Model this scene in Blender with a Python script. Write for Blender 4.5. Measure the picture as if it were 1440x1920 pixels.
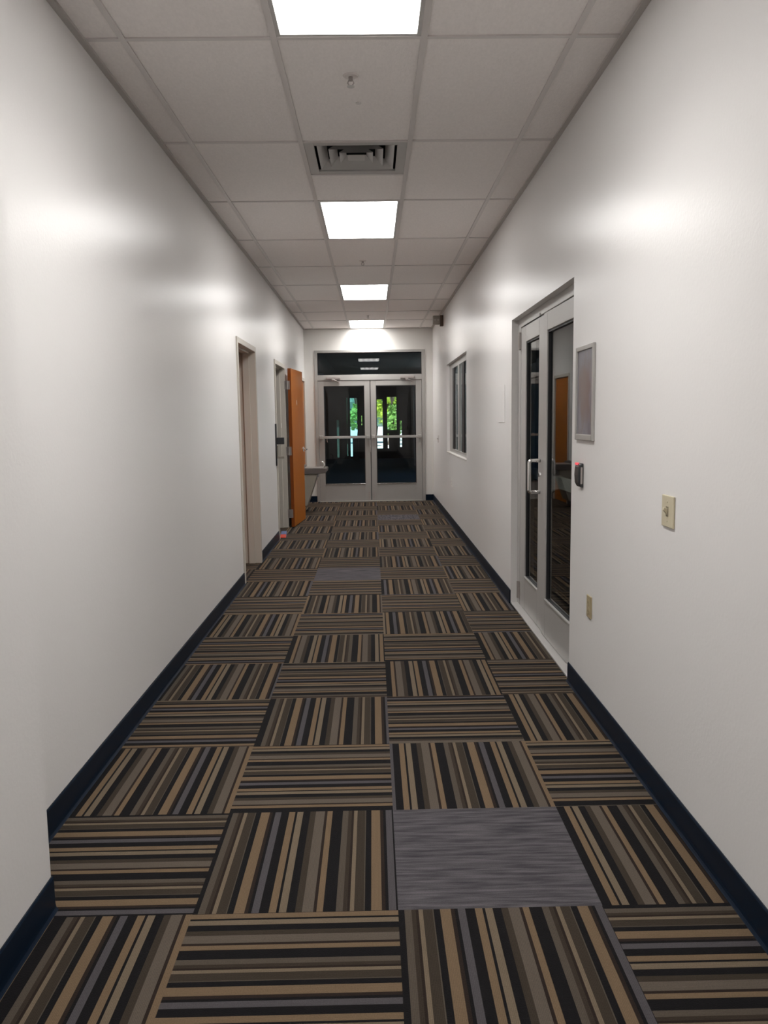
import bpy, bmesh, math, random
from mathutils import Vector, Matrix
random.seed(7)
for o in list(bpy.data.objects): bpy.data.objects.remove(o, do_unlink=True)
S = bpy.context.scene
C = S.collection

# ---------------------------------------------------------------- camera
cam = bpy.data.cameras.new('camera'); cam.sensor_fit = 'VERTICAL'; cam.sensor_height = 36.0
cam.lens = 1493.85 / 1920 * 36.0; cam.clip_start = .02; cam.clip_end = 400
co = bpy.data.objects.new('camera', cam); C.objects.link(co)
Fv = Vector((0.01278909, 0.99304753, -0.11701727)); Rv = Vector((0.9997985, -0.01451056, -0.01387112))
Rv = (Rv - Fv * Rv.dot(Fv)).normalized(); Fv.normalize(); Uv = Rv.cross(Fv)
m = Matrix((Rv, Uv, -Fv)).transposed().to_4x4(); m.translation = (0, 0, 1.4489)
co.matrix_world = m
S.camera = co

# ---------------------------------------------------------------- light and exposure
EXPOSURE = 0.60
LAMP = 6.85                    # glow of the troffer lenses
TUBE_W, SPREAD = 12.0, 135     # light a troffer throws down through its prismatic lens
S.view_settings.view_transform = 'Standard'; S.view_settings.look = 'None'
S.view_settings.gamma = 1.0; S.view_settings.use_curve_mapping = False
S.view_settings.exposure = EXPOSURE
w = bpy.data.worlds.new('sky'); S.world = w; w.use_nodes = True
nt = w.node_tree; nt.nodes.clear()
bg = nt.nodes.new('ShaderNodeBackground'); sk = nt.nodes.new('ShaderNodeTexSky'); wo = nt.nodes.new('ShaderNodeOutputWorld')
sk.sky_type = 'HOSEK_WILKIE'; sk.sun_direction = (-.35, -.45, .82); sk.turbidity = 3.0
bg.inputs['Strength'].default_value = 2.2
nt.links.new(sk.outputs[0], bg.inputs[0]); nt.links.new(bg.outputs[0], wo.inputs[0])
sl = bpy.data.lights.new('sun', 'SUN'); sl.energy = 9.0; sl.angle = math.radians(.6); sl.color = (1, .95, .86)
so = bpy.data.objects.new('sun', sl); C.objects.link(so)
so.rotation_euler = Vector((.35, .45, -.82)).to_track_quat('-Z', 'Y').to_euler()

# ---------------------------------------------------------------- key dimensions
XL, XLN, XR, YE, ZC, Y0 = -1.161, -0.98, 1.058, 13.944, 2.985, -7.0
WT = .16
BARX = [-.985, -.376, .234, .843]
ROWS = [3.434 + 1.2192 * k for k in range(-8, 5)] + [9.44, 10.66, 11.78, 12.80]

# ---------------------------------------------------------------- material helpers
def lin(c): return tuple(((v / 255) / 12.92 if v / 255 <= .04045 else ((v / 255 + .055) / 1.055) ** 2.4) for v in c)
def mat(name, col, rough=.6, metal=0., spec=.5, noise=0., nscale=40., bump=0., bscale=200., stretch=(1, 1, 1), col2=None, coat=0.):
    m = bpy.data.materials.new(name); m.use_nodes = True
    t = m.node_tree; b = t.nodes['Principled BSDF']
    b.inputs['Roughness'].default_value = rough; b.inputs['Metallic'].default_value = metal
    b.inputs['Specular IOR Level'].default_value = spec
    b.inputs['Coat Weight'].default_value = coat
    tc = t.nodes.new('ShaderNodeTexCoord'); mp = t.nodes.new('ShaderNodeMapping'); mp.inputs['Scale'].default_value = stretch
    t.links.new(tc.outputs['Object'], mp.inputs[0])
    n = t.nodes.new('ShaderNodeTexNoise'); n.inputs['Scale'].default_value = nscale; n.inputs['Detail'].default_value = 4
    t.links.new(mp.outputs[0], n.inputs['Vector'])
    mx = t.nodes.new('ShaderNodeMix'); mx.data_type = 'RGBA'
    c2 = col2 if col2 else tuple(v * (1 - noise) for v in col)
    mx.inputs['A'].default_value = (*col, 1); mx.inputs['B'].default_value = (*c2, 1)
    t.links.new(n.outputs['Fac'], mx.inputs['Factor']); t.links.new(mx.outputs['Result'], b.inputs['Base Color'])
    if bump:
        n2 = t.nodes.new('ShaderNodeTexNoise'); n2.inputs['Scale'].default_value = bscale; n2.inputs['Detail'].default_value = 3
        t.links.new(mp.outputs[0], n2.inputs['Vector'])
        bu = t.nodes.new('ShaderNodeBump'); bu.inputs['Strength'].default_value = bump; bu.inputs['Distance'].default_value = .002
        t.links.new(n2.outputs['Fac'], bu.inputs['Height']); t.links.new(bu.outputs[0], b.inputs['Normal'])
    return m
M = {}
M['wall'] = mat('wall_paint', (.76, .742, .73), .29, spec=.22, noise=.02, nscale=3, bump=.25, bscale=70)
M['wall_end'] = mat('end_wall_paint', (.74, .72, .69), .45, spec=.2, noise=.02, nscale=3, bump=.25, bscale=70)
M['tile'] = mat('ceiling_tile', (.90, .85, .825), .9, spec=.2, noise=.14, nscale=90, bump=.8, bscale=140, stretch=(1, .45, 1))
M['grid'] = mat('grid_metal', (.66, .62, .60), .45, noise=.03)
M['tile_metal'] = mat('sprinkler_plate', (.68, .63, .60), .5)
M['angle'] = mat('wall_angle', (.50, .47, .45), .6, noise=.03)
M['navy'] = mat('vinyl_base', (.004, .011, .024), .36, spec=.16, noise=.1, nscale=12)
M['alum'] = mat('painted_aluminium', (.47, .455, .44), .38, metal=.25, noise=.05, nscale=8)
M['alum_end'] = mat('satin_aluminium', (.40, .385, .365), .4, metal=.2, noise=.05, nscale=8)
M['steel'] = mat('brushed_steel', (.62, .59, .57), .28, metal=.85, noise=.08, nscale=60, stretch=(1, 1, .1))
M['chrome'] = mat('polished_metal', (.75, .74, .73), .16, metal=.95)
M['hinge'] = mat('hinge_steel', (.42, .38, .36), .45, metal=.55, noise=.06)
M['frame'] = mat('taupe_door_frame', (.54, .50, .445), .42, noise=.04, nscale=6)
M['trim_white'] = mat('white_trim', (.68, .66, .62), .4, noise=.02)
M['black'] = mat('black_rubber', (.012, .012, .014), .5)
M['blackp'] = mat('black_plastic', (.02, .02, .023), .3)
M['blackm'] = mat('black_metal', (.018, .018, .022), .42, noise=.1)
M['ivory'] = mat('ivory_plastic', (.56, .50, .36), .4, noise=.02)
M['ivory_dark'] = mat('ivory_shadowed_slot', (.20, .17, .11), .5)
M['almond'] = mat('tan_plastic', (.38, .31, .19), .4, noise=.02)
M['white'] = mat('white_plastic', (.78, .77, .75), .35)
M['vent'] = mat('vent_metal', (.50, .485, .47), .4, noise=.04)
M['duct'] = mat('duct_dark', (.03, .033, .04), .6, noise=.1)
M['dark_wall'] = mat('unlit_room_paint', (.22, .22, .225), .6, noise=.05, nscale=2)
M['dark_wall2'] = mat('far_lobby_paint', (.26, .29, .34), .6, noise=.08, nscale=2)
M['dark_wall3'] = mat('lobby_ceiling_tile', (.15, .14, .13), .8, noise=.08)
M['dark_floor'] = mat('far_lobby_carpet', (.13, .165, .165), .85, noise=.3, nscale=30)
M['dark_frame'] = mat('dark_bronze_frame', (.05, .056, .066), .4, metal=.3)
M['blind'] = mat('grey_roller_blind', (.85, .85, .85), .8, noise=.05, nscale=50)
M['apron'] = mat('fountain_enamel', (.30, .27, .225), .45, noise=.04, nscale=10)
M['basin'] = mat('fountain_steel', (.15, .13, .12), .36, metal=.35, noise=.08, nscale=20)
M['red'] = mat('red_plastic', (.55, .06, .035), .4)
M['blue'] = mat('blue_plastic', (.12, .16, .30), .4)
M['pavement'] = mat('concrete_pavement', (.80, .81, .83), .8, noise=.1, nscale=1)
M['bark'] = mat('tree_bark', (.09, .065, .045), .9, noise=.4, nscale=8, bump=.6, bscale=20)
M['sign_body'] = mat('emergency_light_housing', (.36, .33, .29), .5, noise=.04)
M['sign_brown'] = mat('brown_bracket', (.08, .05, .03), .5)
def leafmat(name, a, b):
    m = mat(name, a, .6, noise=.5, nscale=2.2, col2=b); return m
M['leaf_y'] = leafmat('yellow_green_leaves', (.58, .68, .05), (.20, .36, .03))
M['leaf_g'] = leafmat('green_leaves', (.30, .50, .10), (.07, .20, .04))
M['leaf_d'] = leafmat('blue_green_leaves', (.34, .50, .44), (.10, .22, .17))  # outdoor haze put into the leaf colour

def wood():
    m = mat('maple_veneer', (.42, .13, .008), .40, spec=.16, noise=.3, nscale=5, stretch=(14, 14, .5), col2=(.32, .088, .005))
    return m
M['wood'] = wood()
M['wood_edge'] = mat('maple_edge', (.28, .066, .006), .4, nscale=5, stretch=(14, 14, .5), col2=(.22, .05, .007))

def emis(name, col, st):
    m = bpy.data.materials.new(name); m.use_nodes = True
    t = m.node_tree; t.nodes.clear(); e = t.nodes.new('ShaderNodeEmission'); o = t.nodes.new('ShaderNodeOutputMaterial')
    e.inputs[0].default_value = (*col, 1); e.inputs[1].default_value = st; t.links.new(e.outputs[0], o.inputs[0]); return m
M['led'] = emis('red_led', (.75, .10, .12), .8)
def lensmat():                                     # prismatic lens: four tubes glow through it as soft stripes
    m = emis('troffer_lens', (1, .985, .96), LAMP); t = m.node_tree; e = t.nodes['Emission']
    tc = t.nodes.new('ShaderNodeTexCoord'); sx = t.nodes.new('ShaderNodeSeparateXYZ'); t.links.new(tc.outputs['Object'], sx.inputs[0])
    a = t.nodes.new('ShaderNodeMath'); a.operation = 'MULTIPLY'; a.inputs[1].default_value = 2 * math.pi / .139
    t.links.new(sx.outputs['X'], a.inputs[0])
    c = t.nodes.new('ShaderNodeMath'); c.operation = 'COSINE'; t.links.new(a.outputs[0], c.inputs[0])
    d = t.nodes.new('ShaderNodeMath'); d.operation = 'MULTIPLY_ADD'; d.inputs[1].default_value = -LAMP * .22; d.inputs[2].default_value = LAMP
    t.links.new(c.outputs[0], d.inputs[0]); t.links.new(d.outputs[0], e.inputs[1]); return m
M['lens'] = lensmat()

def glassmat(name, tint, boost=1.0, rough=0.0):
    m = bpy.data.materials.new(name); m.use_nodes = True; t = m.node_tree; t.nodes.clear()
    o = t.nodes.new('ShaderNodeOutputMaterial'); mx = t.nodes.new('ShaderNodeMixShader')
    tr = t.nodes.new('ShaderNodeBsdfTransparent'); tr.inputs[0].default_value = (*tint, 1)
    gl = t.nodes.new('ShaderNodeBsdfGlossy'); gl.inputs['Roughness'].default_value = rough
    fr = t.nodes.new('ShaderNodeFresnel'); fr.inputs[0].default_value = 1.5
    ge = t.nodes.new('ShaderNodeNewGeometry')
    iv = t.nodes.new('ShaderNodeMath'); iv.operation = 'SUBTRACT'; iv.inputs[0].default_value = 1
    t.links.new(ge.outputs['Backfacing'], iv.inputs[1])
    mu = t.nodes.new('ShaderNodeMath'); mu.operation = 'MULTIPLY'; t.links.new(fr.outputs[0], mu.inputs[0]); t.links.new(iv.outputs[0], mu.inputs[1])
    mb = t.nodes.new('ShaderNodeMath'); mb.operation = 'MULTIPLY'; mb.use_clamp = True; mb.inputs[1].default_value = boost
    t.links.new(mu.outputs[0], mb.inputs[0]); t.links.new(mb.outputs[0], mx.inputs[0])
    t.links.new(tr.outputs[0], mx.inputs[1]); t.links.new(gl.outputs[0], mx.inputs[2]); t.links.new(mx.outputs[0], o.inputs[0])
    return m
M['glass'] = glassmat('tinted_glass', (.80, .84, .85), 1.3)
M['glass_door'] = glassmat('door_glass', (.72, .76, .76), 1.0)
M['glass_far'] = glassmat('far_glass', (.85, .93, .93), 1.0)
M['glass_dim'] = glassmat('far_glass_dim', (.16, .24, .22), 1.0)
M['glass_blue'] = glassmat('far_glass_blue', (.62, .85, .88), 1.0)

# ---------------------------------------------------------------- mesh helpers
class MB:
    def __init__(s): s.b = bmesh.new()
    def box(s, x0, x1, y0, y1, z0, z1):
        v = [s.b.verts.new(p) for p in ((x0,y0,z0),(x1,y0,z0),(x1,y1,z0),(x0,y1,z0),(x0,y0,z1),(x1,y0,z1),(x1,y1,z1),(x0,y1,z1))]
        for f in ((0,3,2,1),(4,5,6,7),(0,1,5,4),(1,2,6,5),(2,3,7,6),(3,0,4,7)): s.b.faces.new([v[i] for i in f])
        return s
    def prism(s, pts, axis, a, b):          # pts 2-D outline in the two other axes, extruded a..b along axis
        def P(p, t):
            return {'x': (t, p[0], p[1]), 'y': (p[0], t, p[1]), 'z': (p[0], p[1], t)}[axis]
        lo = [s.b.verts.new(P(p, a)) for p in pts]; hi = [s.b.verts.new(P(p, b)) for p in pts]
        n = len(pts)
        s.b.faces.new(lo); s.b.faces.new(hi[::-1])
        for i in range(n): s.b.faces.new((lo[i], hi[i], hi[(i+1) % n], lo[(i+1) % n]))
        return s
    def cyl(s, p, q, r, n=20, r2=None):
        p, q = Vector(p), Vector(q); d = q - p
        mt = Matrix.Translation((p + q) / 2) @ d.to_track_quat('Z', 'Y').to_matrix().to_4x4()
        bmesh.ops.create_cone(s.b, cap_ends=True, segments=n, radius1=r, radius2=r if r2 is None else r2, depth=d.length, matrix=mt)
        return s
    def tube(s, pts, r, n=12):
        pts = [Vector(p) for p in pts]; rings = []
        for i, p in enumerate(pts):
            d = (pts[min(i+1, len(pts)-1)] - pts[max(i-1, 0)]).normalized()
            q = d.to_track_quat('Z', 'Y')
            if i: # keep twist low
                a = Vector(prev_x) - d * Vector(prev_x).dot(d); X = a.normalized()
            else: X = q @ Vector((1, 0, 0))
            prev_x = X; Y = d.cross(X)
            rings.append([s.b.verts.new(p + X * r * math.cos(t) + Y * r * math.sin(t)) for t in [2 * math.pi * k / n for k in range(n)]])
        for a, b in zip(rings, rings[1:]):
            for k in range(n): s.b.faces.new((a[k], a[(k+1) % n], b[(k+1) % n], b[k]))
        s.b.faces.new(rings[0][::-1]); s.b.faces.new(rings[-1]); return s
    def frame(s, plane, at, depth, a0, a1, z0, z1, wl, wr, wt, wb):   # rectangular frame of four bars; plane 'x' spans y,z ; 'y' spans x,z
        def B(p0, p1, q0, q1):
            if q1 - q0 < 1e-5 or p1 - p0 < 1e-5: return
            if plane == 'x': s.box(at, at + depth, p0, p1, q0, q1)
            else: s.box(p0, p1, at, at + depth, q0, q1)
        B(a0, a0 + wl, z0, z1); B(a1 - wr, a1, z0, z1); B(a0 + wl, a1 - wr, z1 - wt, z1); B(a0 + wl, a1 - wr, z0, z0 + wb); return s
    def build(s, name, material, parent=None, bevel=0., smooth=False, base=None):
        bmesh.ops.recalc_face_normals(s.b, faces=s.b.faces)
        me = bpy.data.meshes.new(name)
        if parent is not None:
            off = parent_world(parent)
            bmesh.ops.translate(s.b, verts=s.b.verts, vec=-off)
        elif base is not None:
            bmesh.ops.translate(s.b, verts=s.b.verts, vec=-Vector(base))
        s.b.to_mesh(me); s.b.free()
        o = bpy.data.objects.new(name, me); C.objects.link(o)
        if base is not None and parent is None: o.location = base
        me.materials.append(material)
        if parent is not None: o.parent = parent
        if smooth:
            for f in me.polygons: f.use_smooth = True
        if bevel:
            bv = o.modifiers.new('bevel', 'BEVEL'); bv.width = bevel; bv.segments = 2; bv.limit_method = 'ANGLE'; bv.angle_limit = math.radians(40)
        return o
def parent_world(o):
    v = Vector((0, 0, 0))
    while o is not None: v += o.location; o = o.parent
    return v
def tag(o, label=None, cat=None, group=None, kind=None):
    if label: o['label'] = label
    if cat: o['category'] = cat
    if group: o['group'] = group
    if kind: o['kind'] = kind
    return o
def empty(name, loc=(0, 0, 0)):
    o = bpy.data.objects.new(name, None); C.objects.link(o); o.location = loc; o.empty_display_size = .1; return o
def struct(mb, name, material, label, parent=None, **k):
    o = mb.build(name, material, parent, **k); tag(o, label, kind='structure'); return o
def sroot(name, loc, label): return tag(empty(name, loc), label, kind='structure')

# ================================================================ SETTING
def wall_pieces(mb, plane, t0, t1, a0, a1, z0, z1, holes):
    """a wall slab with rectangular openings; plane 'x' runs along y, 'y' runs along x"""
    cuts = sorted({a0, a1} | {h[0] for h in holes} | {h[1] for h in holes})
    for p, q in zip(cuts, cuts[1:]):
        hs = sorted([(h[2], h[3]) for h in holes if h[0] <= p + 1e-6 and h[1] >= q - 1e-6])
        z = z0
        for a, b in hs + [(z1, z1)]:
            if a - z > 1e-4:
                mb.box(t0, t1, p, q, z, a) if plane == 'x' else mb.box(p, q, t0, t1, z, a)
            z = b
D1 = (6.97, 8.07, 2.165); D2 = (9.62, 10.72, 2.165); AL = (12.93, 13.88, 2.135)
DR = (4.232, 6.088, 2.163); WN = (9.01, 11.36, .957, 2.18)
FB = .05      # door frame face width
w_ = MB(); wall_pieces(w_, 'x', XL - WT, XL, 2.248, YE + .1, 0, 3.15, [(D1[0]+.02, D1[1]-.02, 0, D1[2]-.02), (D2[0]+.02, D2[1]-.02, 0, D2[2]-.02), (AL[0]+.02, AL[1]-.02, 0, AL[2]-.02)])
w_.box(XL - WT, XLN, Y0, 2.248, 0, 3.15)
struct(w_, 'wall_left', M['wall'], 'left corridor wall, glossy off-white paint')
w_ = MB(); wall_pieces(w_, 'x', XR, XR + WT, Y0, YE + .1, 0, 3.15, [(DR[0], DR[1], 0, DR[2]), WN])
struct(w_, 'wall_right', M['wall'], 'right corridor wall, glossy off-white paint')
EX0, EX1, EZ = -.985, .918, 2.618
w_ = MB(); wall_pieces(w_, 'y', YE, YE + .15, XL, XR, 0, 3.15, [(EX0, EX1, 0, EZ)])
struct(w_, 'wall_end', M['wall_end'], 'end wall of the corridor around the glazed double doors')
struct(MB().box(-1.4, 1.3, Y0 - .1, Y0, 0, 3.15), 'wall_back', M['wall'], 'wall behind the camera closing the corridor')

# floor: carpet tiles 0.608 m square laid quarter-turned; UV.x runs across the stripes
def carpet_mat():
    m = bpy.data.materials.new('striped_carpet_tiles'); m.use_nodes = True; t = m.node_tree; b = t.nodes['Principled BSDF']
    L = t.links.new
    b.inputs['Roughness'].default_value = .95; b.inputs['Specular IOR Level'].default_value = .12
    b.inputs['Sheen Weight'].default_value = .012; b.inputs['Sheen Roughness'].default_value = .6; b.inputs['Sheen Tint'].default_value = (.8, .75, .72, 1)
    uv = t.nodes.new('ShaderNodeUVMap'); uv.uv_map = 'stripe'
    sx = t.nodes.new('ShaderNodeSeparateXYZ'); L(uv.outputs[0], sx.inputs[0])
    fr = t.nodes.new('ShaderNodeMath'); fr.operation = 'FRACT'; L(sx.outputs['X'], fr.inputs[0])
    TAN = (.140, .096, .058); TAN2 = (.138, .106, .073); GT = (.094, .076, .060); GRY = (.066, .060, .064); DK = (.0062, .0056, .0062)
    BR = (.034, .025, .018); DB = (.02, .013, .010); TP = (.072, .058, .045); RB = (.037, .028, .020)
    st = [(0, TP), (.048, BR), (.079, DB), (.101, TAN2), (.131, RB), (.203, TP), (.210, DK), (.256, TAN), (.333, DB), (.36, DK), (.383, GRY),
          (.44, DK), (.508, TAN), (.566, DK), (.585, TAN2), (.637, DK), (.700, RB), (.752, GT), (.835, DB), (.857, TAN), (.906, DK)]
    rp = t.nodes.new('ShaderNodeValToRGB'); rp.color_ramp.interpolation = 'CONSTANT'; L(fr.outputs[0], rp.inputs[0])
    e = rp.color_ramp.elements; e[0].position = 0; e[0].color = (*st[0][1], 1); e[1].position = st[1][0]; e[1].color = (*st[1][1], 1)
    for p, c in st[2:]:
        k = e.new(p); k.color = (*c, 1)
    # fine rib along the stripes
    wv = t.nodes.new('ShaderNodeMath'); wv.operation = 'MULTIPLY'; wv.inputs[1].default_value = 2 * math.pi * 95; L(sx.outputs['X'], wv.inputs[0])
    sn = t.nodes.new('ShaderNodeMath'); sn.operation = 'SINE'; L(wv.outputs[0], sn.inputs[0])
    ma = t.nodes.new('ShaderNodeMath'); ma.operation = 'MULTIPLY_ADD'; ma.inputs[1].default_value = .10; ma.inputs[2].default_value = .95; L(sn.outputs[0], ma.inputs[0])
    no = t.nodes.new('ShaderNodeTexNoise'); no.inputs['Scale'].default_value = 260; tc = t.nodes.new('ShaderNodeTexCoord'); L(tc.outputs['Object'], no.inputs['Vector'])
    mr = t.nodes.new('ShaderNodeMapRange'); mr.inputs['To Min'].default_value = .72; mr.inputs['To Max'].default_value = 1.28; L(no.outputs['Fac'], mr.inputs['Value'])
    mm = t.nodes.new('ShaderNodeMath'); mm.operation = 'MULTIPLY'; L(ma.outputs[0], mm.inputs[0]); L(mr.outputs[0], mm.inputs[1])
    # plain grey replacement tiles, streaked
    mp = t.nodes.new('ShaderNodeMapping'); mp.inputs['Scale'].default_value = (26, 2.2, 1); L(uv.outputs[0], mp.inputs[0])
    n2 = t.nodes.new('ShaderNodeTexNoise'); n2.inputs['Scale'].default_value = 1.6; n2.inputs['Detail'].default_value = 5; L(mp.outputs[0], n2.inputs['Vector'])
    r2 = t.nodes.new('ShaderNodeValToRGB'); r2.color_ramp.elements[0].position = .32; r2.color_ramp.elements[0].color = (.040, .037, .043, 1)
    r2.color_ramp.elements[1].position = .72; r2.color_ramp.elements[1].color = (.115, .106, .113, 1); L(n2.outputs['Fac'], r2.inputs[0])
    at = t.nodes.new('ShaderNodeAttribute'); at.attribute_name = 'plain'
    mx = t.nodes.new('ShaderNodeMix'); mx.data_type = 'RGBA'; L(at.outputs['Fac'], mx.inputs['Factor']); L(rp.outputs[0], mx.inputs['A']); L(r2.outputs[0], mx.inputs['B'])
    vm = t.nodes.new('ShaderNodeVectorMath'); vm.operation = 'SCALE'; L(mx.outputs['Result'], vm.inputs[0]); L(mm.outputs[0], vm.inputs['Scale'])
    L(vm.outputs[0], b.inputs['Base Color'])
    bu = t.nodes.new('ShaderNodeBump'); bu.inputs['Strength'].default_value = .5; bu.inputs['Distance'].default_value = .003
    L(no.outputs['Fac'], bu.inputs['Height']); L(bu.outputs[0], b.inputs['Normal'])
    return m
M['carpet'] = carpet_mat()
T = .6078; SX, SY = .0539, 2.2076
OFF = {(-2,-1):(.416,1), (-1,-1):(.508,-1), (0,-1):(-.045,1), (1,-1):(-.04,-1), (-2,0):(-.03,-1), (-1,0):(-.036,1), (1,0):(.44,1),
       (-2,1):(.416,1), (-1,1):(.50,-1), (0,1):(.41,1), (1,1):(.52,-1), (-2,2):(.10,-1), (-1,2):(-.075,1), (0,2):(.33,-1), (1,2):(.44,1),
       (-2,3):(-.08,1), (-1,3):(.62,-1), (0,3):(.98,3), (1,3):(.7,-1), (-1,4):(.985,3), (1,4):(.98,3), (-2,5):(.416,1), (0,5):(.62,3)}
PLAIN = {(0, 0), (-1, 8), (0, 15)}
def carpet(name, x0, x1, y0, y1, label, z=0):
    bm = bmesh.new(); uvl = bm.loops.layers.uv.new('stripe'); at = bm.faces.layers.float.new('plain')
    i0, i1 = math.floor((x0 - SX) / T), math.floor((x1 - SX) / T); j0, j1 = math.floor((y0 - SY) / T), math.floor((y1 - SY) / T)
    for i in range(i0, i1 + 1):
        for j in range(j0, j1 + 1):
            a, b_ = max(x0, SX + i * T), min(x1, SX + (i + 1) * T); c, d = max(y0, SY + j * T), min(y1, SY + (j + 1) * T)
            if b_ - a < 1e-4 or d - c < 1e-4: continue
            vert = (i + j) % 2 == 1
            rnd = random.Random(i * 131 + j * 17 + 5)
            off, dr = OFF.get((i, j), (rnd.choice([.44, .95, .50, .30]), rnd.choice([1, 1, 3]) if vert else rnd.choice([-1, -1, 1])))
            vs = [bm.verts.new((p[0], p[1], z)) for p in ((a, c), (b_, c), (b_, d), (a, d))]
            f = bm.faces.new(vs); f[at] = 1.0 if (i, j) in PLAIN else 0.0
            for l in f.loops:
                u = (l.vert.co.x - SX - i * T) / T; v = (l.vert.co.y - SY - j * T) / T
                if vert: s = u * 1.49; s = off + s if dr == 1 else off - s; q = v
                else:
                    s = (1 - v) * 1.49 if dr == -1 else v * 1.49; s = off + s; q = u
                if (i, j) in PLAIN: s, q = ((1 - v), u) if (i, j) != (0, 15) else (u * .6, v)
                l[uvl].uv = (s, q)
    me = bpy.data.meshes.new(name); bm.to_mesh(me); bm.free(); me.materials.append(M['carpet'])
    o = bpy.data.objects.new(name, me); C.objects.link(o); tag(o, label, kind='structure'); return o
carpet('floor', XL - .5, XR + .16, Y0, YE + .02, 'striped carpet tiles laid quarter-turned down the corridor')
carpet('floor_side_room', XR + .16, 4.8, 3.0, 12.6, 'striped carpet of the unlit room behind the glass doors')

# ceiling: tiles (cells) with the lay-in openings left out
CX = [XL - .02] + BARX + [XR + .02]
RY = [Y0] + [r for r in ROWS if r > Y0] + [YE + .02]
LIGHT_SPANS = [(ROWS[4], ROWS[5]), (ROWS[1], ROWS[2]), (ROWS[7], ROWS[8]), (ROWS[10], ROWS[11]), (ROWS[13], ROWS[14]), (ROWS[16], YE - .01)]
VENT = (ROWS[9], ROWS[9] + .61)
cb = MB()
for i in range(5):
    for j in range(len(RY) - 1):
        a, b_ = RY[j], RY[j + 1]
        if i == 2:
            if any(abs((a + b_) / 2 - (s + e) / 2) < .2 for s, e in LIGHT_SPANS): continue
            if abs(a - VENT[0]) < .05: a = VENT[1]
        cb.box(CX[i], CX[i + 1], a, b_, ZC, ZC + .02)
ceil_root = struct(cb, 'ceiling', M['tile'], 'suspended ceiling of pale mineral tiles')
struct(MB().box(-1.5, 1.4, Y0 - .1, YE + .2, 3.15, 3.2), 'ceiling_slab', M['dark_wall'], 'slab above the suspended ceiling')
g = MB()
for x in BARX: g.box(x - .013, x + .013, Y0, YE, ZC - .006, ZC + .001)
for y in RY[1:-1] + [VENT[1]]:
    if y == VENT[1]: g.box(BARX[1], BARX[2], y - .013, y + .013, ZC - .0055, ZC + .001)
    else: g.box(XL, XR, y - .012, y + .012, ZC - .0055, ZC + .001)
gr = g.build('ceiling_grid', M['grid'], ceil_root); gr['label'] = 'grey metal grid bars'
g = MB(); g.box(XL, XL + .028, 2.248, YE, ZC - .012, ZC + .001); g.box(XR - .028, XR, Y0, YE, ZC - .012, ZC + .001)
g.box(XL, XR, YE - .022, YE, ZC - .012, ZC + .001); g.box(XLN, XLN + .028, Y0, 2.248, ZC - .012, ZC + .001)
gr = g.build('wall_angle', M['angle'], ceil_root)

# baseboards: navy vinyl cove
def cove(name, segs, label):
    mb = MB()
    for (kind, a, b_, w) in segs:
        prof = [(0, .104), (.005, .106), (.008, .100), (.0085, .020), (.010, .009), (.014, .003), (.017, 0), (0, 0)]
        if kind == 'L': mb.prism([(w + p[0], p[1]) for p in prof], 'y', a, b_)
        elif kind == 'R': mb.prism([(w - p[0], p[1]) for p in prof], 'y', a, b_)
        elif kind == 'E': mb.prism([(w - p[0], p[1]) for p in prof], 'x', a, b_)
    return struct(mb, name, M['navy'], label)
cove('baseboard_left', [('L', 2.248, D1[0], XL), ('L', D1[1], D2[0], XL), ('L', D2[1], AL[0], XL), ('L', Y0, 2.248, XLN)], 'navy vinyl cove base along the left wall')
cove('baseboard_right', [('R', Y0, DR[0], XR), ('R', DR[1] + .0, YE, XR)], 'navy vinyl cove base along the right wall')
cove('baseboard_end', [('E', XL, EX0, YE), ('E', EX1, XR, YE)], 'navy vinyl cove base on the end wall')

# ---------------------------------------------------------------- left wall doors
def steel_frame(root, y0, y1, zt, name='frame'):
    f = MB(); x0 = XL - WT - .01
    for a, b_ in ((y0, y0 + FB), (y1 - FB, y1)): f.box(x0, XL + .013, a, b_, 0, zt)
    f.box(x0, XL + .013, y0 + FB, y1 - FB, zt - FB, zt)
    o = f.build(name, M['frame'], root, bevel=.003)
    s_ = MB()
    for a, b_ in ((y0 + FB, y0 + FB + .016), (y1 - FB - .016, y1 - FB)): s_.box(XL - .115, XL - .052, a, b_, 0, zt - FB)
    s_.box(XL - .115, XL - .052, y0 + FB, y1 - FB, zt - FB - .016, zt - FB)
    s_.build('door_stop', M['frame'], root, bevel=.002)
    return o
d1 = sroot('door_1', (XL, 7.5, 0), 'first doorway on the left, taupe steel frame')
steel_frame(d1, *D1)
MB().box(XL - .215, XL - .172, D1[0] + FB + .003, D1[1] - FB - .003, .008, D1[2] - FB - .003).build('leaf', M['wood'], d1)
d2 = sroot('door_2', (XL, 10.7, 0), 'second doorway on the left with its wooden leaf swung open')
steel_frame(d2, *D2)
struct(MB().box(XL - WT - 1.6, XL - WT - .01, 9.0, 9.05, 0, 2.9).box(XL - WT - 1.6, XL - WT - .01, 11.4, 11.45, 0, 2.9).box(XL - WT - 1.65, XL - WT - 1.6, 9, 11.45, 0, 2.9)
       .box(XL - WT - 1.65, XL - WT - .01, 9, 11.45, 2.9, 2.95).box(XL - WT - 1.65, XL - .3, 9, 11.45, -.05, -.002), 'wall_side_closet', M['dark_wall'], 'unlit room behind the open wooden door')
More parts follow.
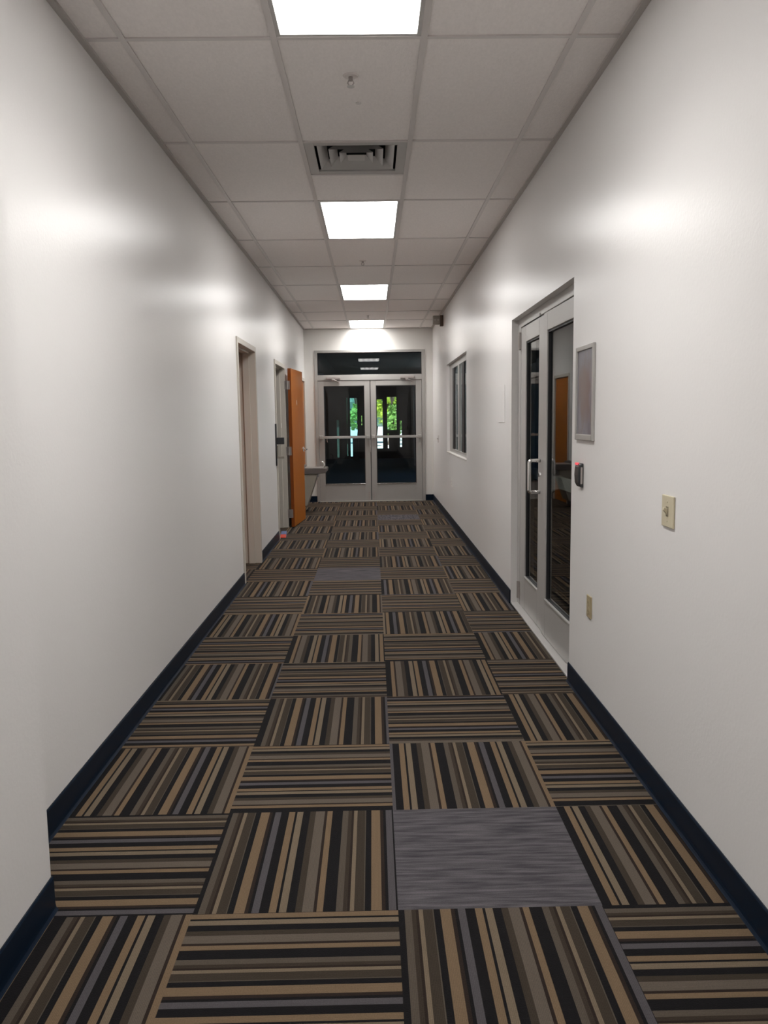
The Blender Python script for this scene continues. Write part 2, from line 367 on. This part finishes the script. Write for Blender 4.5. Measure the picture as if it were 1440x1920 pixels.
for nm, ya, yb in (('wall_sun_block_near', 6.6, 8.4), ('wall_sun_block_far', 12.6, 14.2)):  # unseen shells added behind the closed doors to stop sun leaking in
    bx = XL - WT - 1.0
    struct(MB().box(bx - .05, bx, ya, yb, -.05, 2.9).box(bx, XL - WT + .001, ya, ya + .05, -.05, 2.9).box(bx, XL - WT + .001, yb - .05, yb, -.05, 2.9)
           .box(bx, XL - WT + .001, ya, yb, 2.85, 2.9).box(bx, XL - .3, ya, yb, -.05, -.002), nm, M['dark_wall'], 'unseen dark shell added behind a left-hand door to keep sun out')
# open leaf
LA = math.radians(-5.0)
leaf = empty('leaf'); leaf.parent = d2
hx, hy = -1.111, 10.676
def lp(mb):      # place leaf geometry: built with local x = thickness, y = width from the hinge edge
    bmesh.ops.rotate(mb.b, verts=mb.b.verts, cent=(0, 0, 0), matrix=Matrix.Rotation(LA, 3, 'Z'))
    bmesh.ops.translate(mb.b, verts=mb.b.verts, vec=(hx, hy, 0)); return mb
bpy.data.objects.remove(leaf)
lf = lp(MB().box(.0005, .0430, .004, .858, .012, 2.118)).build('leaf', M['wood'], d2, bevel=.0015)
lf['label'] = 'orange maple veneer leaf'
lp(MB().box(.0, .0435, -.001, .0045, .011, 2.119)).build('edge_band', M['wood_edge'], lf)
for z in (1.90, 1.03, .19):
    hb = MB().box(-.050, .026, -.006, -.0015, z - .057, z + .057).cyl((-.010, -.010, z - .057), (-.010, -.010, z + .057), .008, 12)
    hb.box(-.045, -.012, -.010, -.0015, z - .057, z + .057)
    lp(hb).build('hinge', M['hinge'], d2)
hm = MB()
hm.cyl((.043, .79, 1.02), (.052, .79, 1.02), .032, 24)
hm.cyl((.052, .79, 1.02), (.095, .79, 1.02), .011, 16)
hm.tube([(.094, .80, 1.02), (.096, .76, 1.02), (.094, .70, 1.018), (.088, .672, 1.016)], .0105)
hm.cyl((0, .79, 1.02), (-.009, .79, 1.02), .032, 24).cyl((-.009, .79, 1.02), (-.040, .79, 1.02), .011, 16)
lp(hm).build('lever_handle', M['chrome'], lf, smooth=False)
st = MB().prism([(.372, 1.655), (.392, 1.640), (.398, 1.668), (.394, 1.700), (.376, 1.712)], 'x', .043, .0445)
lp(st).build('sticker', M['white'], lf)['label'] = 'small white sticker'
MB().box(XL - .075, XL - .045, D2[1] - FB - .0012, D2[1] - FB, 1.34, 1.40).build('white_spot', M['white'], d2)  # small white patch on the far jamb
# black bracket with lever on near jamb of door 2
br = empty('wall_bracket', (XL, 9.585, .93)); tag(br, 'black metal bracket with projecting arm on the wall before the open wooden door', 'bracket')
MB().box(XL, XL + .014, 9.55, 9.615, .90, 1.40).build('back_plate', M['blackm'], br, bevel=.003)
MB().box(XL + .012, XL + .102, 9.56, 9.61, 1.155, 1.235).build('arm', M['blackm'], br, bevel=.004)
MB().box(XL + .012, XL + .03, 9.565, 9.605, .985, 1.14).box(XL + .03, XL + .10, 9.572, 9.6, .985, 1.012).build('lever', M['apron'], br, bevel=.004)
# red and blue scrap at the jamb foot
ds = empty('door_wedge', (XL + .05, 9.80, 0)); tag(ds, 'small red and blue wedge on the carpet at the foot of the left door frame', 'wedge')
MB().prism([(9.72, 0), (9.80, 0), (9.80, .035), (9.72, .008)], 'x', XL + .003, XL + .07).build('red_half', M['red'], ds, bevel=.002)
MB().prism([(9.80, 0), (9.88, 0), (9.88, .065), (9.80, .035)], 'x', XL + .003, XL + .07).build('blue_half', M['blue'], ds, bevel=.002)

# third door, closed, and the drinking fountain before it
d5 = sroot('door_5', (XL, 13.4, 0), 'third doorway on the left with a closed wooden leaf')
steel_frame(d5, *AL)
MB().box(XL - .050, XL - .012, AL[0] + FB + .003, AL[1] - FB - .003, .008, AL[2] - FB - .003).build('leaf', M['wood'], d5)
fo = empty('drinking_fountain', (XL, 12.6, 0)); tag(fo, 'wall mounted steel drinking fountain beyond the open wooden door', 'drinking fountain')
fy0, fy1 = 12.40, 12.86; ax = XL + .001
MB().prism([(ax, .10), (-1.045, .10), (-1.035, .115), (-.895, .52), (-.885, .595), (ax, .595)], 'y', fy0 + .03, fy1 - .03).build('apron', M['apron'], fo, bevel=.006)
MB().box(-1.08, -.97, fy0 + .024, fy0 + .031, .40, .52).build('grille', M['apron'], fo, bevel=.002)
MB().prism([(ax, .595), (-.885, .595), (-.745, .612), (-.725, .63), (-.722, .672), (-.732, .69), (ax, .69)], 'y', fy0, fy1).build('basin', M['basin'], fo, bevel=.01)
MB().box(-1.08, -.78, fy0 + .05, fy1 - .05, .6885, .695).build('drain_dish', M['steel'], fo, bevel=.003)
MB().box(-.886, -.877, fy0 + .08, fy1 - .08, .53, .585).build('push_bar', M['steel'], fo, bevel=.003)
MB().box(ax, XL + .09, fy0, fy1, .690, .725).build('backsplash', M['basin'], fo, bevel=.006)
MB().tube([(-.77, 12.6, .685), (-.77, 12.6, .735), (-.78, 12.6, .765), (-.805, 12.6, .78), (-.825, 12.6, .772)], .011).build('spout', M['chrome'], fo, smooth=True)

# ---------------------------------------------------------------- end glazed doors
de = sroot('door_3', (0, YE, 0), 'glazed aluminium double doors with transom at the end of the corridor')
f = MB(); fy = YE - .02
f.frame('y', fy, .13, EX0, EX1, 0, EZ, .05, .055, .042, .0)
f.box(EX0 + .05, EX1 - .055, fy, fy + .13, 2.105, 2.198)
f.build('frame', M['alum_end'], de, bevel=.003)
MB().box(EX0 + .05, EX1 - .055, fy - .03, fy + .13, 0, .014).build('threshold', M['alum_end'], de, bevel=.003)
gt = MB().box(EX0 + .05, EX1 - .055, YE + .04, YE + .046, 2.198, 2.576).build('transom_glass', M['glass'], de)
MB().frame('y', YE + .02, .02, EX0 + .05, EX1 - .055, 2.198, 2.576, .008, .008, .012, .006).build('transom_gasket', M['black'], de)
def end_leaf(x0, x1, g0, g1, hinge_left):
    lf = MB(); y0 = fy + .012
    lf.frame('y', y0, .045, x0, x1, .016, 2.10, g0 - x0, x1 - g1, .09, .295)
    o = lf.build('leaf', M['alum_end'], de, bevel=.003)
    MB().frame('y', y0 + .006, .03, g0, g1, .311, 2.01, .014, .014, .014, .014).build('gasket', M['black'], o)
    MB().box(g0, g1, y0 - .008, y0 + .01, .300, .318).build('glazing_bead', M['chrome'], o, bevel=.002)
    MB().box(g0, g1, y0 + .02, y0 + .026, .31, 2.012).build('glass', M['glass'], o)
    # crash bar
    a, b_ = x0 + .04, x1 - .045
    pb = MB(); pb.box(a, b_, y0 - .062, y0 - .036, 1.105, 1.122).box(a, b_, y0 - .058, y0 - .040, 1.122, 1.152)
    pb.build('push_bar', M['chrome'], o, bevel=.004)
    pe = MB()
    for x in (a, b_): pe.box(x - .03, x + .03, y0 - .066, y0, 1.098, 1.160)
    pe.build('bar_bracket', M['alum_end'], o, bevel=.008)
    xm = (x1 - .035) if hinge_left else (x0 + .035)
    MB().box(xm - .013, xm + .013, y0 - .004, y0, .03, .17).cyl((xm, y0 - .004, .10), (xm, y0 - .012, .10), .008, 12).build('flush_bolt', M['hinge'], o)
    # closer
    cx = (x0 + .27) if hinge_left else (x1 - .25)
    cl = MB().box(cx - .12, cx + .12, fy - .045, fy, 2.13, 2.165)
    cl.box(cx - .03, cx + .02, fy - .05, fy - .01, 2.10, 2.13)
    cl.tube([(cx, fy - .048, 2.12), (cx + .06, fy - .05, 2.09), (cx + .09, y0 - .006, 2.07)], .008, 8)
    cl.box(cx + .065, cx + .11, y0 - .012, y0, 2.045, 2.085)
    cl.build('closer', M['hinge'], o, bevel=.003)
    return o
l1 = end_leaf(-.932, -.038, -.835, -.133, True)
l2 = end_leaf(-.026, .860, .067, .758, False)
MB().box(-.034, -.030, fy + .02, fy + .05, .016, 2.10).build('meeting_gap', M['black'], de)
MB().box(-.050, -.036, fy - .022, fy + .012, .86, 1.08).build('lock_pull', M['chrome'], l1, bevel=.005)
MB().tube([(-.79, fy - .052, 1.10), (-.79, fy - .055, 1.07), (-.782, fy - .055, 1.045)], .006, 8).build('hex_key', M['chrome'], l1)

# ---------------------------------------------------------------- right glass doors
dr = sroot('door_4', (XR, 5.2, 0), 'pair of glass doors set back in the right wall')
px = XR + .05
f = MB(); f.frame('x', px, .11, DR[0], DR[1], 0, DR[2], .08, .10, .062, 0)
f.build('frame', M['alum'], dr, bevel=.003)
MB().box(px - .05, px + .12, DR[0], DR[1], 0, .012).build('threshold', M['alum'], dr, bevel=.003)
def rleaf(y0, y1, g0, g1, pull, pully, top):
    o =  MB().frame('x', px + .002, .045, y0, y1, .016, 2.094, g0 - y0, y1 - g1, .115, .245).build('leaf', M['alum'], dr, bevel=.004)
    MB().frame('x', px + .010, .028, g0, g1, .261, 1.979, .012, .012, .012, .012).build('gasket', M['black'], o)
    MB().box(px - .004, px + .02, g0, g1, .255, .270).build('glazing_bead', M['alum_end'], o, bevel=.002)
    MB().box(px + .022, px + .028, g0, g1, .26, 1.98).build('glass', M['glass_door'], o)
    if pull:
        b = MB(); r = .0125; x = px - .072
        pts = [(px + .002, pully, 1.155), (x + .016, pully, 1.155)]
        for k in range(5):
            a = k / 4 * math.pi / 2; pts.append((x + .016 - .016 * math.sin(a), pully, 1.139 + .016 * math.cos(a)))
        q = [(p[0], p[1], 2 * 1.05 - p[2]) for p in pts][::-1]
        b.tube(pts + q, r, 14); b.build('pull_handle', M['chrome'], o, smooth=True)
        MB().cyl((px + .002, pully, 1.06), (px - .008, pully, 1.06), .014, 18).build('lock_cylinder', M['chrome'], o)
    # inside crash bar
    MB().box(px + .085, px + .115, y0 + .04, y1 - .04, .985, 1.06).build('push_bar', M['alum_end'], o, bevel=.006)
    b = MB()
    for y in (y0 + .05, y1 - .05): b.box(px + .047, px + .112, y - .03, y + .03, .98, 1.065)
    b.build('bar_bracket', M['alum'], o)
    return o
rleaf(5.168, 5.983, 5.345, 5.80, True, 5.275, 0)
l4 = rleaf(4.322, 5.152, 4.40, 5.058, False, 0, 0)
aj = math.radians(.75); pv = Vector((px, 4.33, 0)) - parent_world(dr)      # this leaf stands a finger's width ajar
l4.location = pv - Matrix.Rotation(aj, 3, 'Z') @ pv; l4.rotation_euler = (0, 0, aj)
MB().box(px + .003, px + .04, 5.153, 5.167, .016, 2.094).build('meeting_gap', M['black'], dr)
for z in (2.0, .13):
    MB().box(px - .012, px + .004, 5.975, 6.005, z - .06, z + .06).cyl((px - .010, 5.99, z - .065), (px - .010, 5.99, z + .065), .011, 12).build('pivot_hinge', M['hinge'], dr)
MB().box(px - .006, px + .002, 5.30, 5.95, 2.098, 2.116).build('closer_cover', M['alum_end'], dr)

# ---------------------------------------------------------------- right window
wn = sroot('window_1', (XR, 10.2, .957), 'two-pane window in the right wall')
wx = XR + .04
MB().box(XR - .006, wx + .1, WN[0], WN[1], WN[2] - .006, WN[2] + .012).build('window_sill', M['trim_white'], wn, bevel=.003)
MB().frame('x', wx, .07, WN[0], WN[1], WN[2] + .012, WN[3], .12, .38, .075, .05).build('window_frame', M['alum'], wn, bevel=.003)
MB().box(wx - .004, wx + .07, 10.12, 10.25, WN[2] + .06, WN[3] - .075).build('mullion', M['alum_end'], wn, bevel=.003)
for a, b_, c, d in ((10.25, 10.98, 10.75, 10.98), (9.13, 10.12, 9.62, 9.85)):
    MB().box(wx + .012, wx + .017, a, b_, WN[2] + .06, WN[3] - .075).build('pane', M['glass'], wn)
    MB().box(wx + .004, wx + .012, c, d, WN[2] + .062, WN[3] - .077).build('black_strip', M['black'], wn)
    MB().box(wx + .020, wx + .024, a, b_, WN[2] + .06, WN[3] - .075).build('roller_blind', M['blind'], wn)

# unlit room to the right
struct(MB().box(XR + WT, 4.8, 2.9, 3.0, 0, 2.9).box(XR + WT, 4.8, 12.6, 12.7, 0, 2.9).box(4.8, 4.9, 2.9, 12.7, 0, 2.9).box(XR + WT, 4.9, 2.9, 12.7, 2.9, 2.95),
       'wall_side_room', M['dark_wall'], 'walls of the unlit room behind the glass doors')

# ---------------------------------------------------------------- far lobby behind the end doors
FY = 29.0
LX0, LX1 = -1.75, 1.75
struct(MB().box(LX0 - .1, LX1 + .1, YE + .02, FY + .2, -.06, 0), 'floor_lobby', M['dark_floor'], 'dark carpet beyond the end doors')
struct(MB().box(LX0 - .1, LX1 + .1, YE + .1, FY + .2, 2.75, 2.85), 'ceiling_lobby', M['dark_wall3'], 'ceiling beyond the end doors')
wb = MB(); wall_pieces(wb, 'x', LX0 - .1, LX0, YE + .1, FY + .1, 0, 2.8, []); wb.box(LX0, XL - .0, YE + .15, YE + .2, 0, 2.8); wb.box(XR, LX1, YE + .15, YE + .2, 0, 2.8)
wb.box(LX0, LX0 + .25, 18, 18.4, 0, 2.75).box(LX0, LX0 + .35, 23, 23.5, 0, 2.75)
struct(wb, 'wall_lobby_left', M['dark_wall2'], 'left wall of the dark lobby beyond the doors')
wr_ = MB(); wall_pieces(wr_, 'x', LX1, LX1 + .1, YE + .1, FY + .1, 0, 2.8, [(18.0, 21.5, .5, 2.4)])  # side opening added out of view to let daylight into the lobby
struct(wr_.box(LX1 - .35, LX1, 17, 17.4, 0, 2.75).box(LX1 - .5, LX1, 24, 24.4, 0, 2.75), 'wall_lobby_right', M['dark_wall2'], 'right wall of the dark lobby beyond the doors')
holes = [(-1.29, -1.21, .05, 1.40), (-.93, -.895, .1, 2.2), (-.80, -.541, .08, 2.18), (.145, .372, .36, 2.12), (.535, .875, 1.02, 2.2), (.993, 1.062, .40, 1.35)]
ho2 = holes + [(.548, .585, .36, .90), (-.40, -.375, 1.2, 1.55)]
wb = MB(); wall_pieces(wb, 'y', FY, FY + .06, LX0, LX1, 0, 2.8, ho2)
struct(wb, 'wall_lobby_end', M['dark_frame'], 'dark storefront framing at the far end of the lobby')
for k, hl in enumerate(holes):
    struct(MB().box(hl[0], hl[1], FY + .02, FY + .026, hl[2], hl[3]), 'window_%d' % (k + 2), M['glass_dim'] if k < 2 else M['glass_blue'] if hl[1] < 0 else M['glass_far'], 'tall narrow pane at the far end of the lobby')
tag(MB().box(-.71, -.50, 28.2, 28.6, .0, .83).build('lobby_cabinet', M['dark_frame'], None, bevel=.01, base=(-.6, 28.4, 0)), 'low dark cabinet before the far left pane of the lobby', 'cabinet')

# ---------------------------------------------------------------- outside
tag(MB().box(-60, 60, FY + .1, 140, -.12, -.02).build('pavement', M['pavement']), 'pale sunlit pavement outside the far lobby windows', kind='structure')
def tree(name, x, y, zt, r, material, label, lean=0.0, zb=.7):
    root = empty(name, (x, y, 0)); tag(root, label, 'tree', 'trees outside the lobby windows')
    rnd = random.Random(int(x * 31 + y)); t = MB()
    t.tube([(x, y, -.05), (x + .1, y, .8), (x + lean * .5, y + .1, 2.0), (x + lean, y, zt * .8)], .14, 10)
    for k in range(5):
        a = rnd.uniform(0, 6.28); t.tube([(x + lean * .5, y + .05, 1.2 + k * .35), (x + lean * .5 + .6 * r * math.cos(a), y + .6 * r * math.sin(a), 2.0 + k * .5)], .045, 6)
    t.build('trunk', M['bark'], root)
    c = MB(); n = 46
    for k in range(n):
        a = rnd.uniform(0, 6.28); q = rnd.random() ** .5; z = rnd.uniform(zb + .4, zt)
        f_ = math.sin(max(.12, (z - zb) / (zt - zb)) * math.pi * .92) ** .5
        rr = rnd.uniform(.28, .5) * r * .8
        mt = Matrix.Translation((x + q * r * f_ * math.cos(a), y + q * r * f_ * math.sin(a), z)) @ Matrix.Diagonal((rr, rr, rr * rnd.uniform(.6, 1.0), 1))
        res = bmesh.ops.create_icosphere(c.b, subdivisions=2, radius=1, matrix=mt)
        for v in res['verts']: v.co += Vector((rnd.uniform(-1, 1), rnd.uniform(-1, 1), rnd.uniform(-1, 1))) * rr * .18
    for k in range(900):
        a = rnd.uniform(0, 6.28); z = rnd.uniform(zb, zt + .3); f_ = math.sin(max(.1, min(.95, (z - zb) / (zt - zb))) * math.pi) ** .5
        p = Vector((x + r * 1.1 * f_ * math.cos(a), y + r * 1.1 * f_ * math.sin(a), z)); s = .10
        vs = [c.b.verts.new(p + Vector((rnd.uniform(-s, s), rnd.uniform(-s, s), rnd.uniform(-s, s)))) for _ in range(3)]
        c.b.faces.new(vs)
    c.build('crown', material, root)
tree('leafy_tree', -1.55, 47, 4.6, 1.35, M['leaf_d'], 'pale blue-green tree seen through the far left pane', zb=1.1)
tree('leafy_tree', -.75, 42, 1.9, .5, M['leaf_g'], 'small green tree low behind the far left pane', zb=.9)
tree('leafy_tree', 1.02, 39, 1.75, .42, M['leaf_g'], 'low dark green bush before the bright yellow-green tree', zb=.5)
tree('leafy_tree', .95, 44, 4.4, .95, M['leaf_y'], 'bright yellow-green tree seen through the middle panes', lean=.5, zb=1.1)
tree('leafy_tree', 2.05, 52, 3.0, 1.15, M['leaf_g'], 'dark green tree low behind the right middle pane', zb=1.0)
tree('leafy_tree', .2, 62, 5.5, 2.2, M['leaf_d'], 'hazy blue-green tree far behind the bright one', zb=1.0)
tree('leafy_tree', 4.2, 72, 6, 2.4, M['leaf_g'], 'large green tree farthest right outside the lobby', zb=1.0)
tree('leafy_tree', -6.0, 60, 6, 2.8, M['leaf_d'], 'large hazy tree farthest left outside the lobby', zb=1.0)

# ================================================================ THINGS
# ceiling lights
def troffer(y0, y1, label):
    x0, x1 = BARX[1] + .013, BARX[2] - .013; cx, cy = (x0 + x1) / 2, (y0 + y1) / 2
    r = empty('ceiling_light', (cx, cy, ZC)); tag(r, label, 'ceiling light', 'recessed troffers down the middle of the ceiling')
    y0 += .012; y1 -= .012
    f = MB(); fw = .017
    f.box(x0, x0 + fw, y0, y1, ZC - .003, ZC + .03).box(x1 - fw, x1, y0, y1, ZC - .003, ZC + .03)
    f.box(x0 + fw, x1 - fw, y0, y0 + fw, ZC - .003, ZC + .03).box(x0 + fw, x1 - fw, y1 - fw, y1, ZC - .003, ZC + .03)
    f.build('frame', M['vent'], r)
    MB().box(x0 + fw, x1 - fw, y0 + fw, y1 - fw, ZC + .006, ZC + .010).build('lens', M['lens'], r)
    MB().box(x0, x1, y0, y1, ZC + .031, ZC + .09).build('housing', M['vent'], r)
    al = bpy.data.lights.new('troffer_light', 'AREA'); al.shape = 'RECTANGLE'; al.size = x1 - x0 - 2 * fw - .01; al.size_y = y1 - y0 - 2 * fw - .01
    al.energy = TUBE_W * (y1 - y0) / 1.195; al.spread = math.radians(SPREAD); al.color = (1, .985, .96)
    ao = bpy.data.objects.new('troffer_light', al); C.objects.link(ao); ao.parent = r; ao.location = (0, (y0 + y1) / 2 - cy, .004)
LL = ['nearest ceiling troffer cut off by the top of the picture', None, None, 'second ceiling troffer, just beyond the square air vent',
      'third ceiling troffer, halfway down the corridor', 'farthest ceiling troffer, touching the end wall above the transom']
troffer(LIGHT_SPANS[2][0], LIGHT_SPANS[2][1], LL[0])
troffer(LIGHT_SPANS[3][0], LIGHT_SPANS[3][1], LL[3])
troffer(LIGHT_SPANS[4][0], LIGHT_SPANS[4][1], LL[4])
troffer(LIGHT_SPANS[5][0], LIGHT_SPANS[5][1], LL[5])
troffer(LIGHT_SPANS[0][0], LIGHT_SPANS[0][1], 'unseen ceiling troffer added overhead just behind the camera')  # this one and the next are unseen, added to light the near corridor
troffer(LIGHT_SPANS[1][0], LIGHT_SPANS[1][1], 'unseen ceiling troffer added at the back end of the corridor')

# air vent
vx0, vx1 = BARX[1] + .013, BARX[2] - .013; vy0, vy1 = VENT[0] + .013, VENT[1] - .013
vr = empty('ceiling_vent', ((vx0 + vx1) / 2, (vy0 + vy1) / 2, ZC)); tag(vr, 'square louvred air vent in the ceiling before the second light', 'air vent')
fw = .055
MB().box(vx0, vx0 + fw, vy0, vy1, ZC - .002, ZC + .012).box(vx1 - fw, vx1, vy0, vy1, ZC - .002, ZC + .012).box(vx0 + fw, vx1 - fw, vy0, vy0 + fw, ZC - .002, ZC + .012).box(vx0 + fw, vx1 - fw, vy1 - fw, vy1, ZC - .002, ZC + .012).build('frame', M['vent'], vr, bevel=.002)
MB().frame('y', vy0, .003, vx0, vx1, ZC + .012, ZC + .16, .003, .003, .003, .003).box(vx0, vx1, vy0, vy1, ZC + .16, ZC + .165).box(vx0, vx0 + .004, vy0, vy1, ZC + .012, ZC + .16).box(vx1 - .004, vx1, vy0, vy1, ZC + .012, ZC + .16).box(vx0, vx1, vy0, vy0 + .004, ZC + .012, ZC + .16).box(vx0, vx1, vy1 - .004, vy1, ZC + .012, ZC + .16).build('plenum', M['duct'], vr)
vcx, vcy = (vx0 + vx1) / 2, (vy0 + vy1) / 2
def ring(h_out, z_out, h_in, z_in, th=.003):
    b = MB()
    for z_off, flip in ((0, 0), (th, 1)):
        o_ = [(vcx + sx * h_out, vcy + sy * h_out, z_out + z_off) for sx, sy in ((-1,-1),(1,-1),(1,1),(-1,1))]
        i_ = [(vcx + sx * h_in, vcy + sy * h_in, z_in + z_off) for sx, sy in ((-1,-1),(1,-1),(1,1),(-1,1))]
        O = [b.b.verts.new(p) for p in o_]; I = [b.b.verts.new(p) for p in i_]
        for k in range(4): b.b.faces.new((O[k], O[(k+1)%4], I[(k+1)%4], I[k]))
    return b.build('louvre', M['vent'], vr)
ring(.222, ZC + .003, .172, ZC + .050)
ring(.158, ZC + .003, .112, ZC + .046)
ring(.098, ZC + .003, .060, ZC + .038)
MB().box(vcx - .050, vcx + .050, vcy - .050, vcy + .050, ZC + .004, ZC + .008).build('centre_plate', M['vent'], vr, bevel=.002)
MB().cyl((vcx - .02, vcy - .14, ZC + .07), (vcx - .02, vcy - .14, ZC + .16), .10, 24).build('duct_neck', M['duct'], vr)

# sprinklers
def sprinkler(x, y, label):
    r = empty('fire_sprinkler', (x, y, ZC)); tag(r, label, 'sprinkler', 'ceiling sprinklers along the corridor')
    MB().cyl((x, y, ZC), (x, y, ZC - .006), .036, 28, .030).build('escutcheon', M['tile_metal'], r)
    b = MB().cyl((x, y, ZC - .006), (x, y, ZC - .022), .010, 14)
    b.tube([(x - .008, y, ZC - .02), (x - .014, y, ZC - .032), (x - .004, y, ZC - .046)], .0028, 8).tube([(x + .008, y, ZC - .02), (x + .014, y, ZC - .032), (x + .004, y, ZC - .046)], .0028, 8)
    b.build('head', M['hinge'], r)
    MB().cyl((x, y, ZC - .046), (x, y, ZC - .049), .017, 16).build('deflector', M['vent'], r)
sprinkler(-.074, 3.80, 'round sprinkler head in the ceiling tile between the first light and the vent')
sprinkler(-.071, 8.05, 'small sprinkler head in the ceiling between the second and third lights')
sprinkler(-.042, 12.20, 'tiny sprinkler head just before the farthest ceiling light')
tag(MB().cyl((-.044, 4.113, ZC), (-.044, 4.113, ZC - .004), .014, 18).build('ceiling_sensor', M['grid'], None, base=(-.044, 4.113, ZC)), 'small round grey button in the ceiling tile before the air vent', 'sensor')

# emergency light, far right at ceiling
er = empty('emergency_light', (.97, 11.9, 2.76)); tag(er, 'small emergency light in the far right corner under the ceiling', 'emergency light')
MB().box(.905, 1.012, 11.86, 11.94, 2.80, 2.925).build('housing', M['sign_body'], er, bevel=.012)
MB().box(1.010, 1.058, 11.855, 11.945, 2.775, 2.93).build('bracket', M['sign_brown'], er, bevel=.006)
for x in (.935, .982): MB().cyl((x, 11.862, 2.865), (x, 11.846, 2.862), .018, 18, .021).build('lamp_head', M['sign_body'], er)
for x in (.935, .982): MB().cyl((x, 11.8465, 2.862), (x, 11.844, 2.862), .014, 18).build('lamp_glass', M['vent'], er)

# poster frame
def printmat():
    m = mat('notice_print', (.17, .165, .20), .35, coat=.3); t = m.node_tree; b = t.nodes['Principled BSDF']; L = t.links.new
    tc = t.nodes.new('ShaderNodeTexCoord'); mp = t.nodes.new('ShaderNodeMapping'); L(tc.outputs['Generated'], mp.inputs[0])
    mp.inputs['Location'].default_value = (0, -.55 * 2.0, -.52 * 1.9); mp.inputs['Scale'].default_value = (0, 2.0, 1.9)
    n = t.nodes.new('ShaderNodeTexNoise'); n.inputs['Scale'].default_value = 2.6; L(mp.outputs[0], n.inputs['Vector'])
    gr = t.nodes.new('ShaderNodeTexGradient'); gr.gradient_type = 'QUADRATIC_SPHERE'; L(mp.outputs[0], gr.inputs[0])
    a = t.nodes.new('ShaderNodeMath'); a.operation = 'MULTIPLY_ADD'; a.inputs[1].default_value = .5; L(n.outputs['Fac'], a.inputs[0]); L(gr.outputs['Fac'], a.inputs[2])
    r = t.nodes.new('ShaderNodeValToRGB'); e = r.color_ramp.elements
    e[0].position = .16; e[0].color = (.135, .13, .165, 1); e[1].position = .55; e[1].color = (.15, .10, .095, 1)
    k = e.new(.27); k.color = (.17, .16, .19, 1); k = e.new(.38); k.color = (.15, .115, .12, 1)
    L(a.outputs[0], r.inputs[0]); L(r.outputs[0], b.inputs['Base Color']); return m
M['print'] = printmat()
pr = empty('notice_frame', (XR, 3.96, 1.325)); tag(pr, 'silver-framed dark print on the right wall beside the glass doors', 'picture frame')
MB().frame('x', XR - .014, .014, 3.797, 4.125, 1.325, 1.790, .022, .022, .022, .030).build('frame', M['alum_end'], pr, bevel=.003)
MB().box(XR - .006, XR, 3.815, 4.107, 1.35, 1.772).build('print', M['print'], pr)
# card reader
cr = empty('card_reader', (XR, 4.03, 1.085)); tag(cr, 'black card reader with a red light, under the framed print', 'card reader')
prof = [(XR, 1.085), (XR - .016, 1.090), (XR - .026, 1.11), (XR - .029, 1.15), (XR - .026, 1.19), (XR - .018, 1.207), (XR, 1.21)]
MB().prism(prof, 'y', 3.985, 4.065).build('body', M['blackp'], cr, bevel=.006)
MB().box(XR - .016, XR - .006, 3.981, 3.987, 1.105, 1.19).build('side_sheen', M['hinge'], cr, bevel=.002)  # grey inset stands in for the reflection on the glossy side
MB().box(XR - .027, XR - .012, 4.022, 4.060, 1.199, 1.2105).build('indicator', M['led'], cr, bevel=.003)
# switch and outlets
def plate(name, yc, zc, w2, h2, material, label, cat, kind):
    r = empty(name, (XR, yc, zc - h2)); tag(r, label, cat)
    MB().box(XR - .008, XR, yc - w2, yc + w2, zc - h2, zc + h2).build('cover_plate', material, r, bevel=.003)
    if kind == 'switch':
        MB().prism([(XR - .008, zc - .012), (XR - .008, zc + .012), (XR - .022, zc + .014), (XR - .024, zc + .005)], 'y', yc - .006, yc + .006).build('toggle', material, r, bevel=.001)
        MB().box(XR - .0088, XR - .004, yc - .012, yc + .012, zc - .018, zc + .018).build('toggle_slot', M['ivory_dark'], r)
        for dz in (-.035, .035): MB().cyl((XR - .0075, yc, zc + dz), (XR - .0095, yc, zc + dz), .0035, 10).build('screw', material, r)
    else:
        for dz in (-.021, .021):
            s = MB().cyl((XR - .0075, yc, zc + dz), (XR - .0100, yc, zc + dz), .0165, 20).build('socket', material, r)
            MB().box(XR - .0105, XR - .009, yc - .008, yc - .006, zc + dz - .004, zc + dz + .006).box(XR - .0105, XR - .009, yc + .006, yc + .008, zc + dz - .004, zc + dz + .006).build('slots', M['ivory_dark'], s)
    return r
plate('light_switch', 2.818, 1.103, .056, .057, M['ivory'], 'ivory light switch on the near right wall', 'light switch', 'switch')
plate('wall_outlet', 3.830, .512, .038, .055, M['almond'], 'tan wall outlet low on the right wall below the card reader', 'outlet', 'outlet')
plate('light_switch', 12.86, 1.104, .038, .057, M['grid'], 'grey light switch on the right wall beyond the window', 'light switch', 'switch')
plate('wall_outlet', 10.64, .577, .038, .057, M['white'], 'pale outlet low on the right wall under the window', 'outlet', 'outlet')
tag(MB().box(XR - .004, XR, 6.39, 6.70, 1.40, 1.70).build('access_panel', M['wall'], None, bevel=.0015, base=(XR, 6.545, 1.40)), 'faint painted access panel on the right wall between window and glass doors', 'panel')
